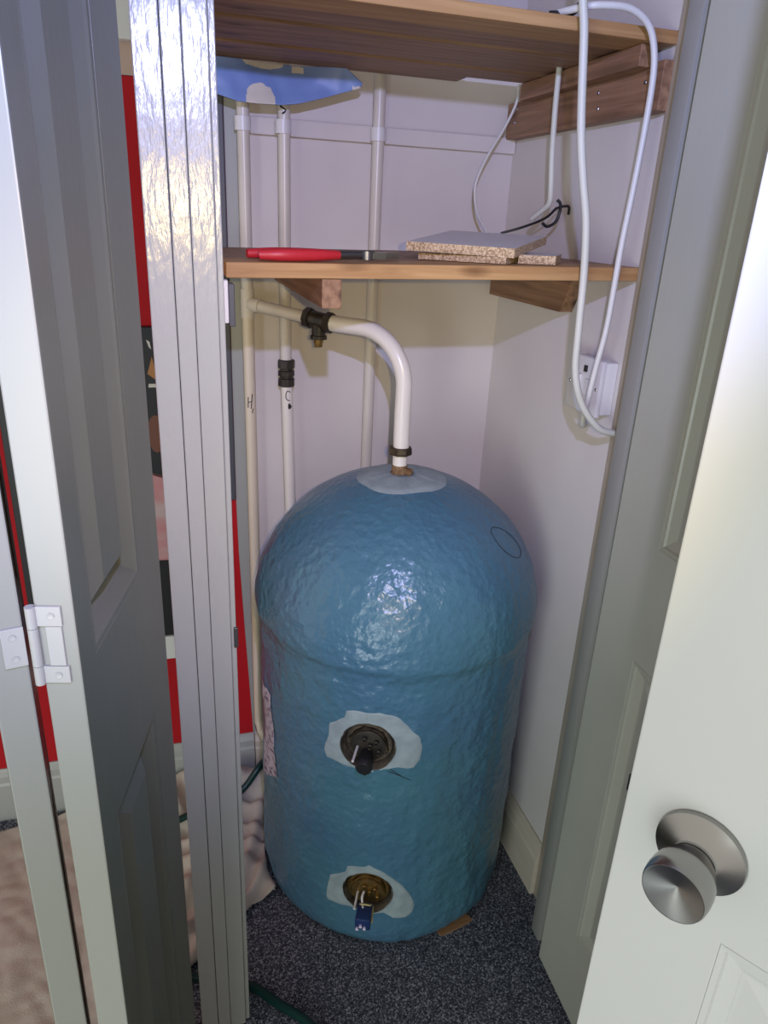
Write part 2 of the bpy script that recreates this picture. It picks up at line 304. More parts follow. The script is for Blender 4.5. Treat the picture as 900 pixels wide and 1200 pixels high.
# ------------------------------------------------------------ doors
def frame_fn(p0, head, side):
    """u along leaf, n out of the visible face, z up"""
    d = Vector((math.sin(R(head)), math.cos(R(head)), 0)); nn = Vector((d.y, -d.x, 0))*side
    p = Vector((p0[0], p0[1], 0))
    return lambda u, n, z: p+d*u+nn*n+Vector((0, 0, z))
def leaf(name, F, wd, th, z0, z1, panels, mt, parent, mould=0.020, bevel=0.024, dep=0.009, edge=None):
    """panels = [(u0,u1,z0,z1)]: stiles and rails round real recessed raised-and-fielded panels"""
    mb = MB(); us = sorted({0.0, wd, *[p[0] for p in panels], *[p[1] for p in panels]})
    zs = sorted({z0, z1, *[p[2] for p in panels], *[p[3] for p in panels]})
    inside = lambda u, z: any(p[0] < u < p[1] and p[2] < z < p[3] for p in panels)
    vid = {}
    def V(u, n, z):
        k = (round(u, 5), round(n, 5), round(z, 5))
        if k not in vid: vid[k] = len(mb.v); mb.v.append(F(u, n, z))
        return vid[k]
    def quad(*q): mb.f.append(list(q)); mb.mi.append(mb.cur)
    for i in range(len(us)-1):
        for j in range(len(zs)-1):
            if not inside((us[i]+us[i+1])/2, (zs[j]+zs[j+1])/2):
                for n in (0, -th): quad(V(us[i], n, zs[j]), V(us[i+1], n, zs[j]), V(us[i+1], n, zs[j+1]), V(us[i], n, zs[j+1]))
    def wall(u0, z0_, u1, z1_): quad(V(u0, 0, z0_), V(u1, 0, z1_), V(u1, -th, z1_), V(u0, -th, z0_))
    for j in range(len(zs)-1):
        mb.cur = 1; wall(0.0, zs[j], 0.0, zs[j+1]); wall(wd, zs[j], wd, zs[j+1]); mb.cur = 0
    for i in range(len(us)-1):
        wall(us[i], z0, us[i+1], z0); wall(us[i], z1, us[i+1], z1)
    for (a, b, c, d_) in panels:
        zz = [z for z in zs if c <= z <= d_]
        for j in range(len(zz)-1): wall(a, zz[j], a, zz[j+1]); wall(b, zz[j], b, zz[j+1])
        uu = [u for u in us if a <= u <= b]
        for i in range(len(uu)-1): wall(uu[i], c, uu[i+1], c); wall(uu[i], d_, uu[i+1], d_)
    o = mb.build(name, [mt, edge or mt], parent)
    bv = o.modifiers.new('soft_edges', 'BEVEL'); bv.width = 0.0015; bv.segments = 2; bv.limit_method = 'ANGLE'; bv.angle_limit = R(50)
    for (a, b, c, d_) in panels:
        def rings(L, nm):
            q = MB(); vv = []; ff = []
            for ins, n in L: vv += [F(a+ins, n, c+ins), F(b-ins, n, c+ins), F(b-ins, n, d_-ins), F(a+ins, n, d_-ins)]
            for i in range(len(L)-1):
                for k in range(4): ff.append([4*i+k, 4*i+(k+1) % 4, 4*i+4+(k+1) % 4, 4*i+4+k])
            if nm == 'panel':
                ff.append([len(vv)-4+k for k in range(4)]); ff.append([3, 2, 1, 0])
            q.add(vv, ff).build(nm, mt, o)
        e = 0.00005
        rings([(e, -th*0.8), (e, -0.0005), (mould*0.25, -0.001), (mould*0.35, -0.0035), (mould*0.8, -dep*0.8), (mould, -dep), (mould, -th*0.8)], 'panel_moulding')
        rings([(mould+e, -th*0.7), (mould+e, -dep), (mould+e+0.003, -dep), (mould+0.003+bevel, -0.0025)], 'panel')
    return o
# left bifold door, folded back into two leaves
d1 = empty('door_1', (-0.12, 0.6, 0), 'folded grey panelled bifold door hinged with a white H-shaped hinge', 'door', kind=S_)
FA = frame_fn((-0.083, 0.555), 13, 1)
pn = [(0.036, 0.189, 0.935, 1.86), (0.040, 0.196, 0.16, 0.748)]
leaf('leaf', FA, 0.272, 0.031, 0.012, 1.97, pn, 'leaf_shaded', d1, 0.022, 0.022, 0.016, edge='leaf_edge')
FB = frame_fn((-0.1235, 0.563), -11.3, 1)
leaf('leaf', FB, 0.272, 0.029, 0.012, 1.97, pn, 'leaf_shaded', d1, edge='leaf_edge')
# hinge plates sit on the leaf edges that face the camera
def FAe(a, b, z): return FA(-b, -a, z)            # a across the edge, b out of it
def FBe(a, b, z): return FB(-b, -a, z)
def plate(fn, a0, a1, z0, z1, t=0.0022, b0=0.0):
    return MB().box(a0, a1, b0, b0+t, z0, z1, 0.0005, fn=lambda p: fn(p.x, p.y, p.z))
hg = empty('hinge', (-0.115, 0.55, 0.93), parent=d1); tag(hg, 'white painted H-shaped hinge')
q = plate(FAe, 0.010, 0.0315, 0.984, 1.002); q.build('hinge_plate', 'hinge_paint', hg)
plate(FAe, 0.009, 0.0315, 0.930, 0.946).build('hinge_plate', 'hinge_paint', hg)
plate(FAe, 0.011, 0.024, 0.9465, 0.9835, 0.0018).build('hinge_plate', 'hinge_paint', hg)
plate(FBe, 0.000, 0.017, 0.948, 0.984).build('hinge_plate', 'hinge_paint', hg)
kx = FAe(0.0335, 0.002, 0)
MB().tube([(kx.x, kx.y, 0.9295), (kx.x, kx.y, 0.947)], 0.0042).build('knuckle', 'hinge_paint', hg, True)
MB().tube([(kx.x, kx.y, 0.9475), (kx.x, kx.y, 0.9825)], 0.0042).build('knuckle', 'hinge_paint', hg, True)
MB().tube([(kx.x, kx.y, 0.983), (kx.x, kx.y, 1.002)], 0.0042).build('knuckle', 'hinge_paint', hg, True)
for fn, a, z in ((FAe, 0.018, 0.994), (FAe, 0.018, 0.938), (FBe, 0.009, 0.976), (FBe, 0.009, 0.956)):
    MB().lathe([(0.0028, 0), (0.0028, 0.0006), (0.0012, 0.0003), (0.0005, 0.0003)], fn(a, 0.0023, z), fn(a, 1, z)-fn(a, 0, z), 14).build('screw', 'hinge_paint', hg, True)
# right grey leaf
d2 = empty('door_2', (0.61, 0.7, 0), 'grey-green panelled folding door leaf standing open at the jamb', 'door', kind=S_)
FC = frame_fn((0.610, 0.828), 182, 1)
leaf('leaf', FC, 0.275, 0.031, 0.012, 1.97, [(0.104, 0.236, 0.915, 1.86), (0.098, 0.236, 0.19, 0.738)], 'leaf', d2)
kp = FC(0.145, 0.0, 0.562)
MB().box(-0.002, 0.002, -0.003, 0.003, -0.014, 0.014, 0.0005, fn=lambda p: FC(0.145+p.y, p.x+0.0, 0.562+p.z)).build('catch_plate', 'black', d2)
# white room door with the knob
d3 = empty('door_3', (0.33, 0.37, 0), 'white panelled door with a brushed steel knob', 'door', kind=S_)
FD = frame_fn((0.330, 0.374), 149, 1)
leaf('leaf', FD, 0.72, 0.036, 0.012, 1.98, [(0.092, 0.335, 0.13, 0.800), (0.385, 0.628, 0.13, 0.800), (0.105, 0.335, 0.985, 1.88), (0.385, 0.628, 0.985, 1.88)], 'door_white', d3, 0.018, 0.03, 0.006)
kn = empty('door_knob', FD(0.062, 0, 0.872), parent=d3); tag(kn, 'brushed steel door knob with a conical face')
ko, ka = FD(0.062, 0.0002, 0.872), FD(0, 1, 0)-FD(0, 0, 0)
def turned(name, prof):
    o = MB().lathe(prof, (0, 0, 0), (0, 0, 1), 64).build(name, 'steel', None, True, 30, (0, 0, 0))
    o.parent = kn; o.location = ko-WL[kn.name]; o.rotation_euler = ka.to_track_quat('Z', 'Y').to_euler(); return o
turned('rosette', [(0.0330, 0), (0.0335, 0.002), (0.0328, 0.0045), (0.030, 0.006), (0.020, 0.0115), (0.0165, 0.014), (0.016, 0.0155)])
turned('knob', [(0.0150, 0.0158), (0.0150, 0.020), (0.0185, 0.0215), (0.0215, 0.028), (0.0232, 0.036), (0.0236, 0.044), (0.0230, 0.051), (0.0220, 0.0535), (0.0212, 0.0535), (0.0004, 0.0445)])

# ------------------------------------------------------------ hot water cylinder
CX, CY = 0.397, 1.1705
RL, RU, Z0, ZH = 0.2575, 0.2660, 0.634, 0.246
H1 = (R(-115.9), 0.478); H2 = (R(-113.3), 0.146)
def cyl_r(z):
    if z < 0.05: 
        t = (z-0.004)/0.046; r = RL-0.020*(1-math.sqrt(max(0, 1-(1-t)**2)))
    elif z < 0.60: r = RL
    elif z < 0.634: t = (z-0.60)/0.034; r = RL+(RU-RL)*(t*t*(3-2*t))
    else:
        t = min(1.0, (z-Z0)/ZH); r = RU*math.sqrt(max(0.0, 1-t**2.0))
    return r
def cyl_pt(th, z, off=0.0):
    r = cyl_r(z)+off
    return Vector((CX+r*math.cos(th), CY+r*math.sin(th), z))
def bump_at(th, z):
    p = Vector((math.cos(th)*0.26, math.sin(th)*0.26, z))
    b = 0.0030*noise.noise(p*9)+0.0016*noise.noise(p*28)+0.0007*noise.noise(p*60)
    zs = 0.622+0.006*noise.noise(p*10)
    b -= (0.0024+0.0022*noise.noise(p*14+Vector((3, 1, 2))))*math.exp(-((z-zs)/0.006)**2)
    wr = max(0, min(1, (0.62-z)/0.06)) if z < 0.62 else 0
    b += wr*(0.0022*noise.noise(Vector((p.x*26+p.y*10, p.y*26, z*9)))+0.0012*noise.noise(Vector((p.x*60, p.y*60, z*22))))
    return b
cyl = empty('hot_water_cylinder', (CX, CY, 0.0), 'blue foam-coated domed hot water cylinder', 'water tank')
mb = MB(); NT = 320; zs = [0.004, 0.006, 0.009, 0.013, 0.019, 0.026, 0.035, 0.05]+[0.05+0.0045*i for i in range(1, 130)]
zs = [z for z in zs if z < Z0]+[Z0+ZH*math.sin(R(90*i/70)) for i in range(0, 70)]
vv = []; ff = []; fmi = []
def hole(th, z):
    best = 0.0
    for hth, hz in (H1, H2):
        a = (th-hth)*RL; dd = math.hypot(a, z-hz)
        ang = math.atan2(z-hz, a); rr = 0.0475
        t = max(0, min(1, (rr-dd)/0.006)); best = max(best, t)
    return best
for z in zs:
    for k in range(NT):
        th = -math.pi+2*math.pi*k/NT; hh = hole(th, z)
        vv.append(cyl_pt(th, z, bump_at(th, z)*min(1, (cyl_r(z)/RU)*1.2)-0.032*hh))
for i in range(len(zs)-1):
    for k in range(NT): ff.append([i*NT+k, i*NT+(k+1) % NT, (i+1)*NT+(k+1) % NT, (i+1)*NT+k])
nv = len(vv); vv.append(Vector((CX, CY, Z0+ZH))); 
for k in range(NT): ff.append([(len(zs)-1)*NT+k, (len(zs)-1)*NT+(k+1) % NT, nv])
ff.append(list(range(NT))[::-1])
mb.add(vv, ff)
for i, f in enumerate(mb.f):
    c = sum((mb.v[j] for j in f), Vector())/len(f); th = math.atan2(c.y-CY, c.x-CX)
    mb.mi[i] = 1 if len(f) == 4 and hole(th, c.z) > 0.05 else 0
mb.build('tank_body', ['foam', 'foam_hole'], cyl, True, 60)
# patches of bare foam cut round the two heaters
def patch(outline, hc, rh, rings=9, n=72):
    """annulus between the heater hole and the irregular outline, following the tank"""
    pts = [((R(a)-hc[0])*RL, z-hc[1]) for a, z in outline]
    def rad(ang):
        best = 0.0; dx, dy = math.cos(ang), math.sin(ang)
        for i in range(len(pts)):
            (x0, y0), (x1, y1) = pts[i], pts[(i+1) % len(pts)]
            ex, ey = x1-x0, y1-y0; den = dx*ey-dy*ex
            if abs(den) < 1e-9: continue
            t = (x0*ey-y0*ex)/den; s = (x0*dy-y0*dx)/den
            if t > 0 and -1e-6 <= s <= 1+1e-6: best = max(best, t)
        return best
    mb = MB(); vv = []; ff = []
    for k in range(n):
        an = 2*math.pi*k/n; ro = max(rad(an), rh+0.0015)
        for j in range(rings+1):
            rr = rh+(ro-rh)*j/rings; a, z = rr*math.cos(an), rr*math.sin(an)
            th = hc[0]+a/RL; zz = hc[1]+z; e = 0.0012 if j < rings else -0.001
            jit = 0.0008*noise.noise(Vector((a*90, z*90, 3.1)))
            vv.append(cyl_pt(th, zz, bump_at(th, zz)+e+jit))
    for k in range(n):
        for j in range(rings):
            q = (k+1) % n; ff.append([k*(rings+1)+j, k*(rings+1)+j+1, q*(rings+1)+j+1, q*(rings+1)+j])
    mb.add(vv, ff).build('foam_patch', 'foam_cut', cyl, True)
    mb = MB(); vv = []; ff = []; prof = ((0.0012, 0.0016), (0.0, 0.0012), (-0.0022, -0.004), (-0.0026, -0.014), (-0.0030, -0.031)); n = 96
    for k in range(n):
        an = 2*math.pi*k/n
        for j, (dr, off) in enumerate(prof):
            rr = rh+dr+0.0016*noise.noise(Vector((math.cos(an)*3, math.sin(an)*3, j*0.5+hc[1]*9)))*(1 if j > 1 else 0.3)
            th = hc[0]+rr*math.cos(an)/RL; zz = hc[1]+rr*math.sin(an); vv.append(cyl_pt(th, zz, bump_at(th, zz)+off))
    L = len(prof)
    for k in range(n):
        for j in range(L-1):
            q = (k+1) % n; ff.append([k*L+j, k*L+j+1, q*L+j+1, q*L+j])
    return mb.add(vv, ff).build('foam_cavity', 'foam_hole', cyl, True)
patch([(-134.0, 0.451), (-131.7, 0.485), (-131.8, 0.509), (-125.4, 0.530), (-124.9, 0.545), (-121.7, 0.549), (-116.8, 0.548), (-112.1, 0.550), (-105.3, 0.545), (-100.9, 0.525), (-96.3, 0.504), (-94.9, 0.482), (-95.6, 0.453), (-98.6, 0.436), (-104.1, 0.440), (-111.5, 0.434), (-120.3, 0.430), (-126.6, 0.433), (-132.7, 0.435)], H1, 0.0465)
patch([(-131.4, 0.109), (-131.0, 0.136), (-129.9, 0.166), (-122.9, 0.186), (-122.4, 0.204), (-114.8, 0.209), (-113.3, 0.215), (-106.7, 0.199), (-99.3, 0.171), (-95.3, 0.143), (-92.9, 0.116), (-93.5, 0.087), (-97.1, 0.081), (-101.9, 0.083), (-104.6, 0.099), (-109.7, 0.098), (-121.3, 0.101), (-126.2, 0.099), (-130.2, 0.099)], H2, 0.0465)
# cut foam disc on the crown
mb = MB(); vv = []; ff = []; n = 72; rings = 8
zof = lambda r: Z0+ZH*math.sqrt(max(0, 1-(r/RU)**2))
for k in range(n):
    an = 2*math.pi*k/n; ro = 0.083+0.003*math.sin(2*an+0.6)+0.002*math.sin(5*an)
    for j in range(rings+1):
        rr = 0.018+(ro-0.018)*j/rings
        th = an; zz = zof(rr); b = bump_at(th, zz)*0.35
        vv.append(Vector((CX+rr*math.cos(an), CY+rr*math.sin(an), zz+0.0022-(0.003 if j == rings else 0)+b-(0.004 if j == 0 else 0))))
for k in range(n):
    for j in range(rings):
        q = (k+1) % n; ff.append([k*(rings+1)+j, k*(rings+1)+j+1, q*(rings+1)+j+1, q*(rings+1)+j])
mb.add(vv, ff).build('foam_patch', 'foam_cut', cyl, True)
# pen circle drawn on the dome
pts = []
for k in range(33):
    a = 2*math.pi*k/32; th = R(-42)+0.155*math.cos(a); z = 0.790+0.024*math.sin(a)-0.012*math.cos(a)
    pts.append(cyl_pt(th, z, bump_at(th, z)+0.0002))
MB().tube(pts, 0.0007, 6, 1).build('pen_circle', 'ink', cyl)
for ta, tb, za, zb_ in ((-108, -99, 0.432, 0.412), (-107, -102, 0.436, 0.418), (-114.5, -117, 0.424, 0.416)):
    MB().tube([cyl_pt(R(ta+(tb-ta)*k/6), za+(zb_-za)*k/6, bump_at(R(ta+(tb-ta)*k/6), za+(zb_-za)*k/6)+0.0003) for k in range(7)], 0.0006, 6, 1).build('scratch', 'ink', cyl)
# paper label on the left flank
mb = MB(); vv = []; ff = []; na, nz = 10, 14
for i in range(nz+1):
    for k in range(na+1):
        z = 0.262+(0.485-0.262)*i/nz; th = R(-178)+R(17-5*(i/nz))*k/na; zz = z+0.05*(k/na)*(1-i/nz)
        vv.append(cyl_pt(th, zz, bump_at(th, zz)+0.0012))
for i in range(nz):
    for k in range(na): ff.append([i*(na+1)+k, i*(na+1)+k+1, (i+1)*(na+1)+k+1, (i+1)*(na+1)+k])
mb.add(vv, ff).build('paper_label', 'paper', cyl, True)
# immersion heaters
def heater(hc, dirty):
    th, z = hc; n = Vector((math.cos(th), math.sin(th), 0)); t = Vector((-math.sin(th), math.cos(th), 0)); up = Vector((0, 0, 1))
    o = cyl_pt(th, z, -0.033); L = lambda a, b, c: o+t*a+up*b+n*c      # a right, b up, c outwards
    fm = 'brass_old' if dirty else 'brass'
    fl = MB().lathe([(0.043, 0), (0.043, 0.010), (0.040, 0.011), (0.040, 0.020), (0.038, 0.022), (0.033, 0.022), (0.032, 0.014), (0.006, 0.013)], o, n, 48).build('immersion_heater', 'foam_hole' if dirty else fm, cyl, True, 35)
    MB().lathe([(0.036, 0.0145), (0.036, 0.024), (0.034, 0.027)], o, n, 6, 0.3).build('hexagon_nut', fm, fl)
    MB().lathe([(0.0295, 0.0272), (0.0295, 0.030), (0.027, 0.0305)], o, n, 40).build('face_plate', 'black_metal' if dirty else fm, fl, True, 35)
    for (a, b) in ((0.014, 0.012), (-0.006, 0.016), (0.019, -0.006), (0.004, 0.004)):
        MB().lathe([(0.004, 0.0306), (0.004, 0.037), (0.0022, 0.0375), (0.0022, 0.043)], L(a, b, 0), n, 10).build('terminal', fm if not dirty else 'black_metal', fl, True, 35)
    MB().tube([L(-0.018, -0.004, 0.030), L(-0.019, -0.006, 0.066)], 0.0022).build('thermostat_rod', 'plastic_white', fl, True)
    if dirty:
        MB().lathe([(0.010, 0.0306), (0.011, 0.040), (0.014, 0.044), (0.0145, 0.062), (0.012, 0.066), (0.004, 0.066)], L(-0.001, -0.012, 0), n+Vector((0, 0, -0.12)), 18).build('terminal_cap', 'black', fl, True, 35)
    else:
        c = MB().box(-0.014, 0.014, -0.013, 0.013, 0.046, 0.084, 0.003, fn=lambda p: L(p.x-0.001, p.y-0.021, p.z)).build('connector_cap', 'blue_cap', fl, True)
        MB().tube([L(-0.006, 0.006, 0.036), L(-0.008, 0.002, 0.046), L(-0.006, -0.008, 0.052), L(-0.004, -0.009, 0.060)], 0.0022, 8).build('wire', 'plastic_white', fl, True)
        MB().tube([L(-0.013, -0.014, 0.048), L(-0.008, -0.006, 0.054), L(0.006, -0.006, 0.054), L(0.013, -0.014, 0.050), L(0.0148, -0.022, 0.076)], 0.0016, 8).build('wire', 'wire_yellow', fl, True)
        for a, b in ((-0.010, -0.029), (-0.004, -0.022), (0.003, -0.026)):
            MB().lathe([(0.0030, 0.0842), (0.0030, 0.088), (0.001, 0.089)], L(a, b, 0), n, 10).build('wire_end', 'wire_tip', fl, True)
    return fl
heater(H1, True); heater(H2, False)
mb = MB(); bb = [R(-79), R(-73), R(-67), R(-62)]
mb.prism([(CX+(RL-0.05)*math.cos(a), CY+(RL-0.05)*math.sin(a), 0.0005) for a in bb]+[(CX+(RL+0.006-0.003*k)*math.cos(a), CY+(RL+0.006-0.003*k)*math.sin(a), 0.0005) for k, a in enumerate(bb[::-1])], (0, 0, 0.0032))
mb.build('base_board', 'base_wood', cyl)

# ------------------------------------------------------------ pipes
PY = 1.421; PR = 0.0112
def clip(x, parent, r=PR):
    mb = MB(); pts = []
    for k in range(17):
        a = R(-20+220*k/16); pts.append((x+(r+0.0008)*math.cos(a), PY-(r+0.0008)*math.sin(a)))
    vv = []; ff = []
    for (px, py) in pts:
        d = Vector((px-x, py-PY)).normalized()
        for z in (1.430, 1.452):
            vv.append((px, py, z)); vv.append((px+d.x*0.0022, py+d.y*0.0022, z))
    for i in range(len(pts)-1):
        a = 4*i; b = a+4; ff += [[a, a+2, b+2, b], [a+1, b+1, b+3, a+3], [a, b, b+1, a+1], [a+2, a+3, b+3, b+2]]
    mb.add(vv, ff); mb.box(x-0.006, x+0.006, PY+r+0.0004, BW-0.0131, 1.430, 1.452)
    mb.build('pipe_clip', 'plastic_white', parent, True, 35)
# pipe marked H with its branch to the crown of the tank
p1 = empty('hot_water_pipe', (0.155, PY, 0.15), 'pale painted pipe marked H with a tee branch curving into the tank crown', 'pipe')
MB().tube([(0.153, PY, 2.34), (0.155, PY, 1.155)], PR).build('upright', 'pipe', p1, True)
MB().tube([(0.155, PY, 1.13), (0.158, PY, 0.55), (0.159, PY, 0.215), (0.160, PY-0.002, 0.185), (0.166, PY-0.012, 0.160), (0.180, PY-0.033, 0.148), (0.205, PY-0.065, 0.144)], PR, 14, 8).build('upright', 'pipe_cream', p1, True)
tj = Vector((0.155, PY, 1.142))
MB().tube([tj+Vector((0, 0, 0.026)), tj-Vector((0, 0, 0.026))], PR+0.0018, 18).build('tee_joint', 'pipe', p1, True)
tee = Vector((0.268, 1.309, 1.127)); dirb = (tee-tj); dirb.z *= 1; dirb.normalize()
MB().tube([tj+dirb*0.006, tj+dirb*0.030], PR+0.002, 18).build('branch_socket', 'pipe', p1, True)
MB().tube([tj+dirb*0.02, tee-dirb*0.022], PR, 14).build('branch_pipe', 'pipe', p1, True)
tf = MB().tube([tee-dirb*0.028, tee+dirb*0.028], 0.0148, 20).build('brass_tee', 'black_metal', p1, True)
for s in (-1, 1):
    MB().lathe([(0.0150, 0), (0.0185, 0.001), (0.0185, 0.012), (0.0150, 0.013)], tee+dirb*(s*0.028 if s < 0 else 0.016), dirb, 8).build('compression_nut', 'black_metal', tf)
MB().lathe([(0.013, 0.008), (0.0130, 0.026), (0.0155, 0.027), (0.0155, 0.033), (0.011, 0.034)], tee, (0, 0, -1), 16).build('drain_boss', 'black_metal', tf, True, 35)
MB().lathe([(0.009, 0.0342), (0.009, 0.040), (0.0075, 0.0405), (0.0075, 0.047)], tee, (0, 0, -1), 8).build('drain_plug', 'brass', tf)
EX, EY = 0.390, 1.172
end = Vector((EX, EY, 0)); st = tee+dirb*0.026; el = []
hz = (end-Vector((st.x, st.y, 0))).normalized(); span = (end-Vector((st.x, st.y, 0))).length
for k in range(4): el.append(st+hz*(span-0.092)*k/4)
cz = st.z-0.092
for k in range(0, 10):
    a = R(90-10*k); el.append(Vector((st.x, st.y, 0))+hz*(span-0.092+0.092*math.cos(a))+Vector((0, 0, cz+0.092*math.sin(a))))
el += [Vector((EX, EY, cz-0.05)), Vector((EX+0.001, EY, 0.914))]
MB().tube(el, 0.0142, 18, 3).build('bend', 'pipe_white', p1, True)
MB().lathe([(0.0150, 0), (0.0205, 0.001), (0.0215, 0.004), (0.0205, 0.013), (0.0150, 0.014)], (EX, EY, 0.914), (0, 0, 1), 8, 0.2).build('union_nut', 'brass_old', p1)
MB().lathe([(0.0130, 0), (0.0130, 0.020)], (EX, EY, 0.8945), (0, 0, 1), 18).build('pipe_tail', 'pipe_white', p1, True)
mb = MB(); mb.lathe([(0.0165, 0), (0.0165, 0.008), (0.014, 0.010), (0.014, 0.022), (0.012, 0.024)], (EX, EY, 0.872), (0, 0, 1), 16)
mb.build('corroded_boss', 'rust', p1, True, 35)
MB().lathe([(0.007, 0.010), (0.009, 0.014), (0.009, 0.022), (0.006, 0.025)], (EX, EY, 0.884), (0.75, -0.65, -0.1), 10).build('bleed_plug', 'rust', p1, True, 35)
clip(0.1535, p1)
def stroke(parent, pts, x, yoff=PY, r=PR, wd=0.0009):
    """pen stroke on the front of a pipe: pts = (sideways, z)"""
    P = []
    for (a, z) in pts:
        a = max(-r*0.95, min(r*0.95, a)); P.append((x+a, yoff-math.sqrt(r*r-a*a)-0.0002, z))
    return MB().tube(P, wd, 6, 2).build('pen_mark', 'ink', parent)
xh = 0.1557
stroke(p1, [(-0.005, 0.966), (-0.0055, 0.945)], xh); stroke(p1, [(0.003, 0.972), (0.000, 0.943)], xh); stroke(p1, [(-0.005, 0.955), (0.0025, 0.958)], xh); stroke(p1, [(0.004, 0.943), (0.002, 0.934)], xh)
# pipe marked C with the compression coupling
p2 = empty('cold_water_pipe', (0.23, PY, 0.0), 'pale pipe with a dark brass coupling and a C marked below it', 'pipe')
MB().tube([(0.2225, PY, 2.34), (0.2265, PY, 1.03)], PR).build('upright', 'pipe', p2, True)
MB().tube([(0.2275, PY, 0.996), (0.2365, PY, 0.61), (0.237, PY, 0.02)], PR+0.0004, 14, 4).build('upright', 'pipe_white', p2, True)
cp = MB().lathe([(0.0125, 0), (0.0125, 0.05)], (0.2275, PY, 0.985), (0, 0, 1), 16).build('coupling', 'black_metal', p2, True, 35)
for z, h in ((0.984, 0.017), (1.004, 0.012), (1.019, 0.018)):
    MB().lathe([(0.014, 0), (0.0165, 0.0015), (0.0165, h-0.0015), (0.014, h)], (0.2275, PY, z), (0, 0, 1), 8, z*40).build('compression_nut', 'black_metal', cp)
clip(0.2235, p2)
xc = 0.2292
stroke(p2, [(0.004, 0.974), (-0.002, 0.977), (-0.005, 0.968), (-0.003, 0.959), (0.003, 0.958)], xc, r=PR+0.0004); stroke(p2, [(0.001, 0.951), (0.006, 0.945), (0.001, 0.941), (0.001, 0.951)], xc, r=PR+0.0004, wd=0.0014)
stroke(p2, [(0.003, 0.949), (0.003, 0.943)], xc, r=PR+0.0004, wd=0.002)
stroke(p2, [(-0.006, 1.472), (0.004, 1.466), (-0.002, 1.460)], 0.2226, wd=0.0016)
p3 = empty('vent_pipe', (0.397, PY, 0.74), 'plain pale pipe standing right of the coupling pipe', 'pipe')
MB().tube([(0.396, PY, 2.34), (0.3975, PY, 0.755), (0.3975, PY-0.006, 0.742), (0.3975, PY-0.015, 0.738)], PR, 14, 3).build('upright', 'pipe', p3, True)
clip(0.3965, p3)

# ------------------------------------------------------------ slatted shelves
def tilt(p): return (p.x, p.y, p.z+0.0095*(p.x-0.08)/0.6)
sh = empty('pine_shelf', (0.38, 1.2, 1.187), 'lower slatted pine shelf above the tank, holding pliers and chipboard', 'shelf')
ys = [0.969, 1.052, 1.134, 1.216, 1.298, 1.375]
for i in range(5):
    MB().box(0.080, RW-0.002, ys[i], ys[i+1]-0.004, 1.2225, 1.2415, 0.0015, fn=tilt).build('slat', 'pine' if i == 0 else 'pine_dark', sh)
MB().box(0.203, 0.229, 0.972, 1.405, 1.1865, 1.2240, 0.001).build('cleat', 'pine_y', sh)
zt = 1.2308
MB().prism([(0.654, 1.112, zt), (0.654, 1.440, zt), (0.654, 1.440, 1.166), (0.654, 1.146, 1.166)], (RW-0.0005-0.654, 0, 0)).build('cleat', 'pine_y', sh)
su = empty('pine_shelf', (0.38, 1.2, 1.45), 'upper slatted pine shelf with side cleats, blue bag below its end', 'shelf')
for i, (y0, y1, dz, xe) in enumerate(((0.970, 1.035, 0.0, RW-0.003), (1.044, 1.112, 0.003, RW-0.003), (1.120, 1.186, 0.0005, RW-0.003), (1.195, 1.264, 0.0035, RW-0.003), (1.272, 1.344, 0.001, RW-0.003), (1.352, 1.405, 0.003, 0.535))):
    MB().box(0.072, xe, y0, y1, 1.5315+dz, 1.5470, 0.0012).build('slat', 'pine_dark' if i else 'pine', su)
MB().box(0.656, RW-0.0005, 0.962, 1.440, 1.452, 1.5120, 0.001).build('cleat', 'pine_y', su)
MB().box(0.632, 0.6555, 0.985, 1.344, 1.505, 1.5312, 0.001).build('cleat', 'pine_y', su)
for (y, z) in ((1.12, 1.492), (1.115, 1.470), (1.40, 1.500), (1.405, 1.478), (1.0, 1.49)):
    MB().lathe([(0.003, 0), (0.0026, 0.0006)], (0.656, y, z), (-1, 0, 0), 10).build('screw', 'steel', su)

# ------------------------------------------------------------ things on the shelves
# pliers
zb = 1.2423
pl = empty('pliers', (0.22, 1.0, zb), 'red-handled pliers lying on the lower shelf front', 'pliers')
A, B = Vector((0.122, 0.982, zb)), Vector((0.322, 1.022, zb)); ax = (B-A).normalized(); sd = Vector((-ax.y, ax.x, 0))
PLF = lambda u, s, z: A+ax*u+sd*s+Vector((0, 0, z+0.0095*(A.x+u-0.08)/0.6))
MB().tube([PLF(0.0, -0.003, 0.008), PLF(0.03, -0.012, 0.0085), PLF(0.075, -0.010, 0.0085), PLF(0.110, -0.004, 0.008)], lambda t: 0.0058+0.0022*math.sin(math.pi*min(1, t*1.0)), 12).build('grip', 'red_grip', pl, True)
MB().tube([PLF(-0.004, 0.034, 0.0075), PLF(0.03, 0.032, 0.008), PLF(0.075, 0.018, 0.008), PLF(0.110, 0.008, 0.008)], lambda t: 0.0056+0.0020*math.sin(math.pi*t), 12).build('grip', 'red_grip', pl, True)
MB().tube([PLF(0.108, -0.004, 0.008), PLF(0.135, 0.000, 0.008), PLF(0.152, 0.004, 0.008)], lambda t: 0.0055, 10).build('handle_arm', 'steel_dark', pl, True)
MB().tube([PLF(0.108, 0.008, 0.008), PLF(0.135, 0.006, 0.008), PLF(0.152, 0.000, 0.008)], lambda t: 0.0055, 10).build('handle_arm', 'black', pl, True)
MB().lathe([(0.011, 0.002), (0.011, 0.013), (0.009, 0.014)], PLF(0.155, 0.002, 0), (0, 0, 1), 20).build('pivot', 'steel_dark', pl, True, 35)
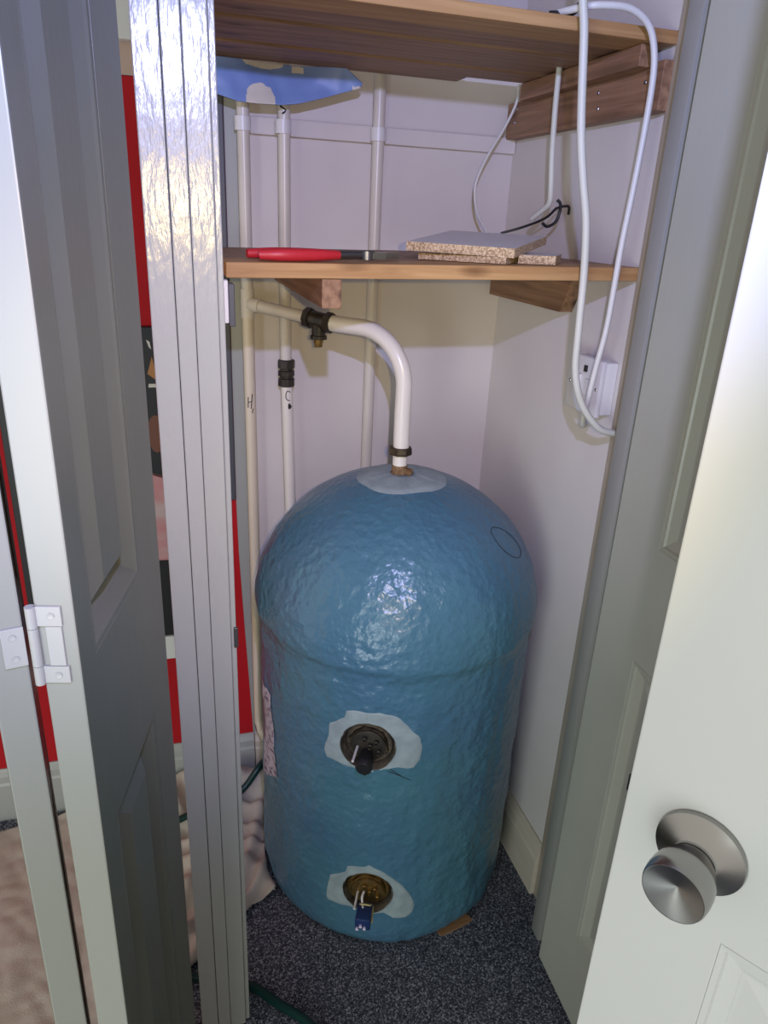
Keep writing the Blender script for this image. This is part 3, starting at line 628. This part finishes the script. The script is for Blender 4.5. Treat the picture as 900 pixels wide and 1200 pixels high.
for s in (-1, 1):
    mb = MB(); pts = [(0.158, 0.002+s*0.001), (0.160, 0.002+s*0.011), (0.180, 0.002+s*0.009), (0.204, 0.002+s*0.003), (0.204, 0.002+s*0.0006)]
    mb.prism([PLF(u, q, 0.003) for u, q in pts], (0, 0, 0.0085)).build('jaw', 'steel', pl)
# chipboard offcuts
def board(name, c4, th, label):
    """c4 = four top corners; faces: melamine top, raw chipboard edges"""
    t = [Vector(p) for p in c4]; b = [p-Vector((0, 0, th)) for p in t]
    mb = MB(); mb.slot(0).add(t+b, [[0, 1, 2, 3], [7, 6, 5, 4]])
    mb.slot(1).add(t+b, [[i, (i+1) % 4, 4+(i+1) % 4, 4+i] for i in range(4)])
    return tag(mb.build(name, ['melamine', 'chip']), label, 'board', 'chipboard offcuts on the lower shelf')
zs_ = lambda x: 1.2417+0.0095*(x-0.08)/0.6+0.0003
def flat(c4, th, lift=0.0): return [(x, y, zs_(x)+th+lift+0.0005) for x, y in c4]
board('chipboard_offcut', flat([(0.372, 1.085), (0.470, 0.990), (0.560, 1.09), (0.46, 1.19)], 0.009), 0.009, 'bare chipboard offcut lying flat under the white-faced offcut')
board('chipboard_offcut', flat([(0.500, 1.012), (0.545, 0.984), (0.596, 1.06), (0.552, 1.09)][::1], 0.0120), 0.0120, 'small chipboard strip poking out beyond the white-faced offcut')
board('chipboard_offcut', [(0.350, 1.078, 1.2715), (0.480, 0.985, 1.2700), (0.607, 1.135, 1.2860), (0.477, 1.228, 1.2875)], 0.0125, 'white-faced chipboard offcut tilted on top of the others')
# blue plastic bag tucked under the upper shelf
bo = [(0.100, 1.478), (0.141, 1.4685), (0.172, 1.4675), (0.214, 1.469), (0.243, 1.473), (0.286, 1.485), (0.331, 1.499), (0.346, 1.5035), (0.350, 1.508)]
mb = MB(); nx, nz_ = 140, 56; vv = []; ff = []
def lowz(x):
    for (x0, z0), (x1, z1) in zip(bo, bo[1:]):
        if x0 <= x <= x1: return z0+(z1-z0)*(x-x0)/(x1-x0)
    return bo[0][1]
for i in range(nx+1):
    x = 0.100+(0.3499-0.100)*i/nx; zl = lowz(x); zh = 1.5305 if x < 0.322 else 1.5305-(x-0.322)/0.028*0.021
    for k in range(nz_+1):
        t = k/nz_; z = zl+(zh-zl)*t
        y = 1.379+0.008*math.sin(x*30+1.0)*(0.2+t)+0.010*math.sin(x*11)*t-0.006*(1-t)**2+0.0025*noise.noise(Vector((x*35, z*35, 0)))
        vv.append((x, y, z))
for i in range(nx):
    for k in range(nz_): ff.append([i*(nz_+1)+k, (i+1)*(nz_+1)+k, (i+1)*(nz_+1)+k+1, i*(nz_+1)+k+1])
mb.add(vv, ff)
for j, f in enumerate(mb.f):
    c = sum((mb.v[q] for q in f), Vector())/4
    e = math.hypot((c.x-0.179)/0.025, (c.z-1.472)/0.027)+0.10*noise.noise(c*120)
    mb.mi[j] = 1 if e < 1 or (c.x > 0.333 and c.z < 1.506+0.003*noise.noise(c*200)) or math.hypot((c.x-0.185)/0.036, (c.z-1.530)/0.011)+0.15*noise.noise(c*60) < 0.9 or (abs(c.x-0.243) < 0.010 and abs(c.z-1.524) < 0.005) else 0
bg = tag(mb.build('plastic_bag', ['bag', 'bag_white'], None, True, 80), 'crumpled light blue bag with white patches hanging below the upper shelf', 'bag')
so = bg.modifiers.new('thickness', 'SOLIDIFY'); so.thickness = 0.002; so.offset = 0

# ------------------------------------------------------------ cables and socket
tag(MB().tube([(0.505, 0.93, 1.75), (0.511, 0.94, 1.582), (0.520, 0.94, 1.522), (0.533, 0.94, 1.420), (0.546, 0.94, 1.36), (0.559, 0.94, 1.309), (0.567, 0.94, 1.243), (0.571, 0.94, 1.17), (0.576, 0.94, 1.105), (0.595, 0.94, 1.056), (0.628, 0.94, 1.020), (0.656, 0.944, 1.009), (0.674, 0.948, 1.006)], 0.0054, 12).build('electric_cable', 'cable_old', None, True), 'thick aged white cable hanging in front of both shelves', 'cable')
tag(MB().tube([(0.500, 1.02, 1.553), (0.526, 0.960, 1.555), (0.551, 0.948, 1.557), (0.584, 0.945, 1.556), (0.612, 0.945, 1.542), (0.626, 0.945, 1.515), (0.631, 0.945, 1.477), (0.630, 0.945, 1.407), (0.627, 0.945, 1.344), (0.623, 0.945, 1.278), (0.621, 0.946, 1.173), (0.616, 0.95, 1.111), (0.616, 0.96, 1.050), (0.630, 0.985, 1.012), (0.655, 1.01, 1.008), (0.666, 1.015, 1.022)], 0.0044, 12).build('electric_cable', 'cable', None, True), 'smooth white cable looping over the upper shelf edge to the wall spur', 'cable')
tag(MB().tube([(0.622, 1.19, 1.60), (0.6225, 1.19, 1.54), (0.624, 1.19, 1.475), (0.628, 1.19, 1.41), (0.634, 1.192, 1.362), (0.639, 1.20, 1.338), (0.636, 1.215, 1.326), (0.628, 1.235, 1.312)], 0.0046, 12).build('electric_cable', 'cable_old', None, True), 'short aged cable dropping through the upper shelf to the black hook', 'cable')
tag(MB().tube([(0.642, 1.372, 1.535), (0.640, 1.372, 1.505), (0.623, 1.375, 1.465), (0.597, 1.375, 1.421), (0.580, 1.375, 1.384), (0.575, 1.375, 1.355), (0.584, 1.375, 1.318), (0.609, 1.37, 1.281), (0.625, 1.36, 1.262)], 0.0026, 10).build('electric_cable', 'cable', None, True), 'thin white cable curving down beside the rear corner', 'cable')
tag(MB().tube([(0.55, 0.99, 1.60), (0.543, 0.985, 1.578), (0.532, 0.98, 1.562), (0.52, 0.985, 1.553), (0.500, 1.0, 1.552)], 0.0045, 10).build('electric_cable', 'black', None, True), 'short black cable lying over the upper shelf front edge', 'cable')
hk = empty('cable_hook', (0.66, 1.2, 1.30), 'black wire hook holding the short cable on the side wall', 'hook')
MB().tube([(0.648, 1.190, 1.343), (0.654, 1.189, 1.337), (0.656, 1.192, 1.324), (0.650, 1.192, 1.308), (0.636, 1.192, 1.301), (0.626, 1.192, 1.306)], 0.0026, 10).build('hook_curl', 'black', hk, True)
MB().tube([(0.652, 1.192, 1.331), (0.664, 1.192, 1.334), (0.674, 1.195, 1.333), (0.6775, 1.20, 1.322)], 0.0022, 10).build('hook_arm', 'black', hk, True)
MB().tube([(0.652, 1.196, 1.331), (0.645, 1.22, 1.314), (0.622, 1.255, 1.298), (0.590, 1.275, 1.286)], 0.0022, 8).build('hook_tail', 'black', hk, True)
sk = empty('fused_spur', (RW, 1.03, 1.02), 'white switched fused spur box on the side wall behind the cables', 'socket')
MB().box(0.656, RW-0.0005, 0.985, 1.075, 1.025, 1.108, 0.002).build('back_box', 'plastic_white', sk, True)
fp = MB().box(0.647, 0.6555, 0.981, 1.078, 1.022, 1.111, 0.002).build('face_plate', 'plastic_white', sk, True)
MB().box(0.642, 0.6468, 1.034, 1.046, 1.052, 1.082, 0.001).build('rocker_switch', 'plastic_white', fp)
MB().box(0.644, 0.6468, 1.020, 1.028, 1.088, 1.098, 0.0005).build('neon_light', 'black', fp)
MB().box(0.643, 0.6468, 1.000, 1.018, 1.052, 1.078, 0.001).build('fuse_holder', 'plastic_white', fp)
for y in (0.990, 1.069): MB().lathe([(0.0028, 0), (0.0022, 0.0008)], (0.647, y, 1.066), (-1, 0, 0), 10).build('screw', 'steel', fp)

# ------------------------------------------------------------ red side: wall shelf, poster, cards and modelled post shade seen through the gaps
tag(MB().box(0.036, 0.123, BW-0.012, BW-0.0003, 0.742, 1.60, 0.002).build('post_shade_board', 'slate'), 'shade behind the door post, modelled as a dark slate-grey board on the wall', 'panel')  # the post's shade on the wall, built as a dark board
tag(MB().box(-1.6, 0.030, BW-0.022, BW-0.0003, 1.548, 1.66, 0.003).build('trim_5', 'white_gloss'), 'white picture rail above the tan band of wall', 'rail', kind=S_)
pb = empty('poster', (-0.02, BW, 0.70), 'dark framed poster with orange and brown print on the red wall', 'poster')
MB().box(-0.30, 0.028, BW-0.010, BW-0.0003, 0.50, 1.095, 0.002).build('poster_board', 'poster', pb)
zp = BW-0.0105
MB().prism([(-0.034, zp, 1.008), (-0.024, zp, 1.040), (-0.014, zp, 0.992)], (0, -0.001, 0)).build('print', 'orange', pb)
MB().prism([(-0.034, zp, 0.982), (-0.010, zp, 0.982), (-0.012, zp, 0.989), (-0.033, zp, 0.989)], (0, -0.001, 0)).build('print', 'bag_white', pb)
MB().prism([(-0.032, zp, 1.072), (-0.026, zp, 1.068), (-0.024, zp, 1.054), (-0.028, zp, 1.058)], (0, -0.001, 0)).build('print', 'bag_white', pb)
MB().prism([(-0.026+0.016*math.cos(a*math.pi/10), zp, 0.890+0.038*math.sin(a*math.pi/10)) for a in range(20)], (0, -0.001, 0)).build('print', 'brown', pb)
ws = tag(MB().box(-0.16, 0.033, BW-0.09, BW-0.0108, 0.424, 0.478, 0.002).build('wall_shelf', 'white_gloss'), 'small white block shelf on the red wall', 'shelf')
tag(MB().box(-0.13, 0.027, BW-0.085, BW-0.035, 0.4785, 0.655, 0.003).build('storage_box', 'black'), 'black box standing on the small white wall shelf', 'box')
tag(MB().prism([(-0.05, BW-0.100, 0.66), (0.012, BW-0.095, 0.655), (0.000, BW-0.08, 0.815), (-0.04, BW-0.08, 0.83)], (0, 0.012, 0)).build('greeting_card', 'pink'), 'white and pink card standing on the black box', 'card')

# ------------------------------------------------------------ dust sheet and hose on the floor
poly = [(-1.2, 1.385), (-0.42, 1.395), (-0.20, 1.425), (0.12, 1.428), (0.19, 1.415), (0.188, 1.31), (0.165, 1.21), (0.185, 1.13), (0.150, 1.095), (0.100, 1.075), (0.050, 1.030), (-0.02, 0.975), (-0.09, 0.90), (-0.15, 0.72), (-0.20, 0.40), (-0.3, 0.15), (-1.2, 0.15)]
def inside(x, y):
    c = False; j = len(poly)-1
    for i in range(len(poly)):
        (xi, yi), (xj, yj) = poly[i], poly[j]
        if (yi > y) != (yj > y) and x < (xj-xi)*(y-yi)/(yj-yi)+xi: c = not c
        j = i
    return c
def edged(x, y):
    best = 9
    for i in range(len(poly)):
        (x0, y0), (x1, y1) = poly[i], poly[(i+1) % len(poly)]
        ex, ey = x1-x0, y1-y0; t = max(0, min(1, ((x-x0)*ex+(y-y0)*ey)/(ex*ex+ey*ey)))
        best = min(best, math.hypot(x-x0-t*ex, y-y0-t*ey))
    return best
def sheet_z(x, y):
    n1 = noise.noise(Vector((x*5, y*5, 0.7))); n2 = noise.noise(Vector((x*4, y*4, 5.2))); n3 = noise.noise(Vector((x*11, y*11, 9.0)))
    near = max(0.0, min(1, (x+0.22)/0.22))            # gathered in folds towards the tank
    a = (0.5+0.5*math.sin(95*(0.55*x+0.85*y)+7*n1+2*n3))**1.4
    b = (0.5+0.5*math.sin(120*(0.9*x-0.4*y)+8*n2))**1.4
    c = max(0, noise.noise(Vector((x*7-y*3, y*3+x*2, 2.2))))
    d = abs(noise.noise(Vector((x*22+y*9, y*17, 4.4))))
    e = min(1, edged(x, y)/0.025)
    back = max(0, min(1, (y-1.28)/0.11)); back = back*back*(3-2*back)*max(0, min(1, (x+0.30)/0.2))
    h = near*(0.028*a*(0.45+c)+0.017*b)*(0.3+0.7*e)+0.050*back*(0.75+0.35*a)+(1-near)*(0.010*c+0.0045*d+0.003*a*c)
    h += 0.004*abs(noise.noise(Vector((x*38+y*12, y*30-x*8, 7.7))))*(0.35+0.65*near)+0.0035*abs(noise.noise(Vector((x*15-y*10, y*24, 3.3))))
    return 0.003+h+0.0008*(1+noise.noise(Vector((x*60, y*60, 0))))
def nearest(x, y):
    best = (9, x, y)
    for i in range(len(poly)):
        (x0, y0), (x1, y1) = poly[i], poly[(i+1) % len(poly)]
        ex, ey = x1-x0, y1-y0; t = max(0, min(1, ((x-x0)*ex+(y-y0)*ey)/(ex*ex+ey*ey)))
        d = math.hypot(x-x0-t*ex, y-y0-t*ey)
        if d < best[0]: best = (d, x0+t*ex, y0+t*ey)
    return best[1], best[2]
RC = RL+0.001
def onsheet(x, y): return inside(x, y) and math.hypot(x-CX, y-CY) > RC
G = 0.0062; x0g, y0g = -1.1, 0.2; nxg, nyg = int(1.34/G), int(1.25/G); idx = {}; mb = MB()
ins = {(i, j): onsheet(x0g+i*G, y0g+j*G) for i in range(nxg) for j in range(nyg)}
def vert(i, j):
    if (i, j) not in idx:
        x, y = x0g+i*G, y0g+j*G
        if not inside(x, y): x, y = nearest(x, y)
        r = math.hypot(x-CX, y-CY)
        if r < RC: x, y = CX+(x-CX)*RC/r, CY+(y-CY)*RC/r
        idx[(i, j)] = len(mb.v); mb.v.append(Vector((x, y, sheet_z(x, y))))
    return idx[(i, j)]
for i in range(nxg-1):
    for j in range(nyg-1):
        q = [(i, j), (i+1, j), (i+1, j+1), (i, j+1)]
        if sum(ins[t] for t in q) >= 2: mb.f.append([vert(*t) for t in q]); mb.mi.append(0)
ds = tag(mb.build('dust_sheet', 'sheet', None, True, 80), 'crumpled beige cotton dust sheet spread over the floor beside the tank', 'cloth')
so = ds.modifiers.new('thickness', 'SOLIDIFY'); so.thickness = 0.0015; so.offset = 1
hp = [(0.196, 1.425), (0.178, 1.40), (0.150, 1.372), (0.108, 1.345), (0.05, 1.322), (-0.033, 1.305), (-0.12, 1.27), (-0.19, 1.18), (-0.20, 1.08), (-0.14, 1.0), (-0.06, 0.955), (0.02, 0.935), (0.075, 0.908), (0.12, 0.862), (0.165, 0.815), (0.20, 0.74), (0.205, 0.60)]
def hz_(x, y):
    return max([sheet_z(x+dx, y+dy) if inside(x+dx, y+dy) else 0.0 for dx in (-0.01, 0, 0.01) for dy in (-0.01, 0, 0.01)])+0.0085
tag(MB().tube([(x, y, hz_(x, y)) for x, y in hp], 0.0078, 12).build('garden_hose', 'hose', None, True), 'dark green garden hose snaking over the dust sheet and carpet', 'hose')
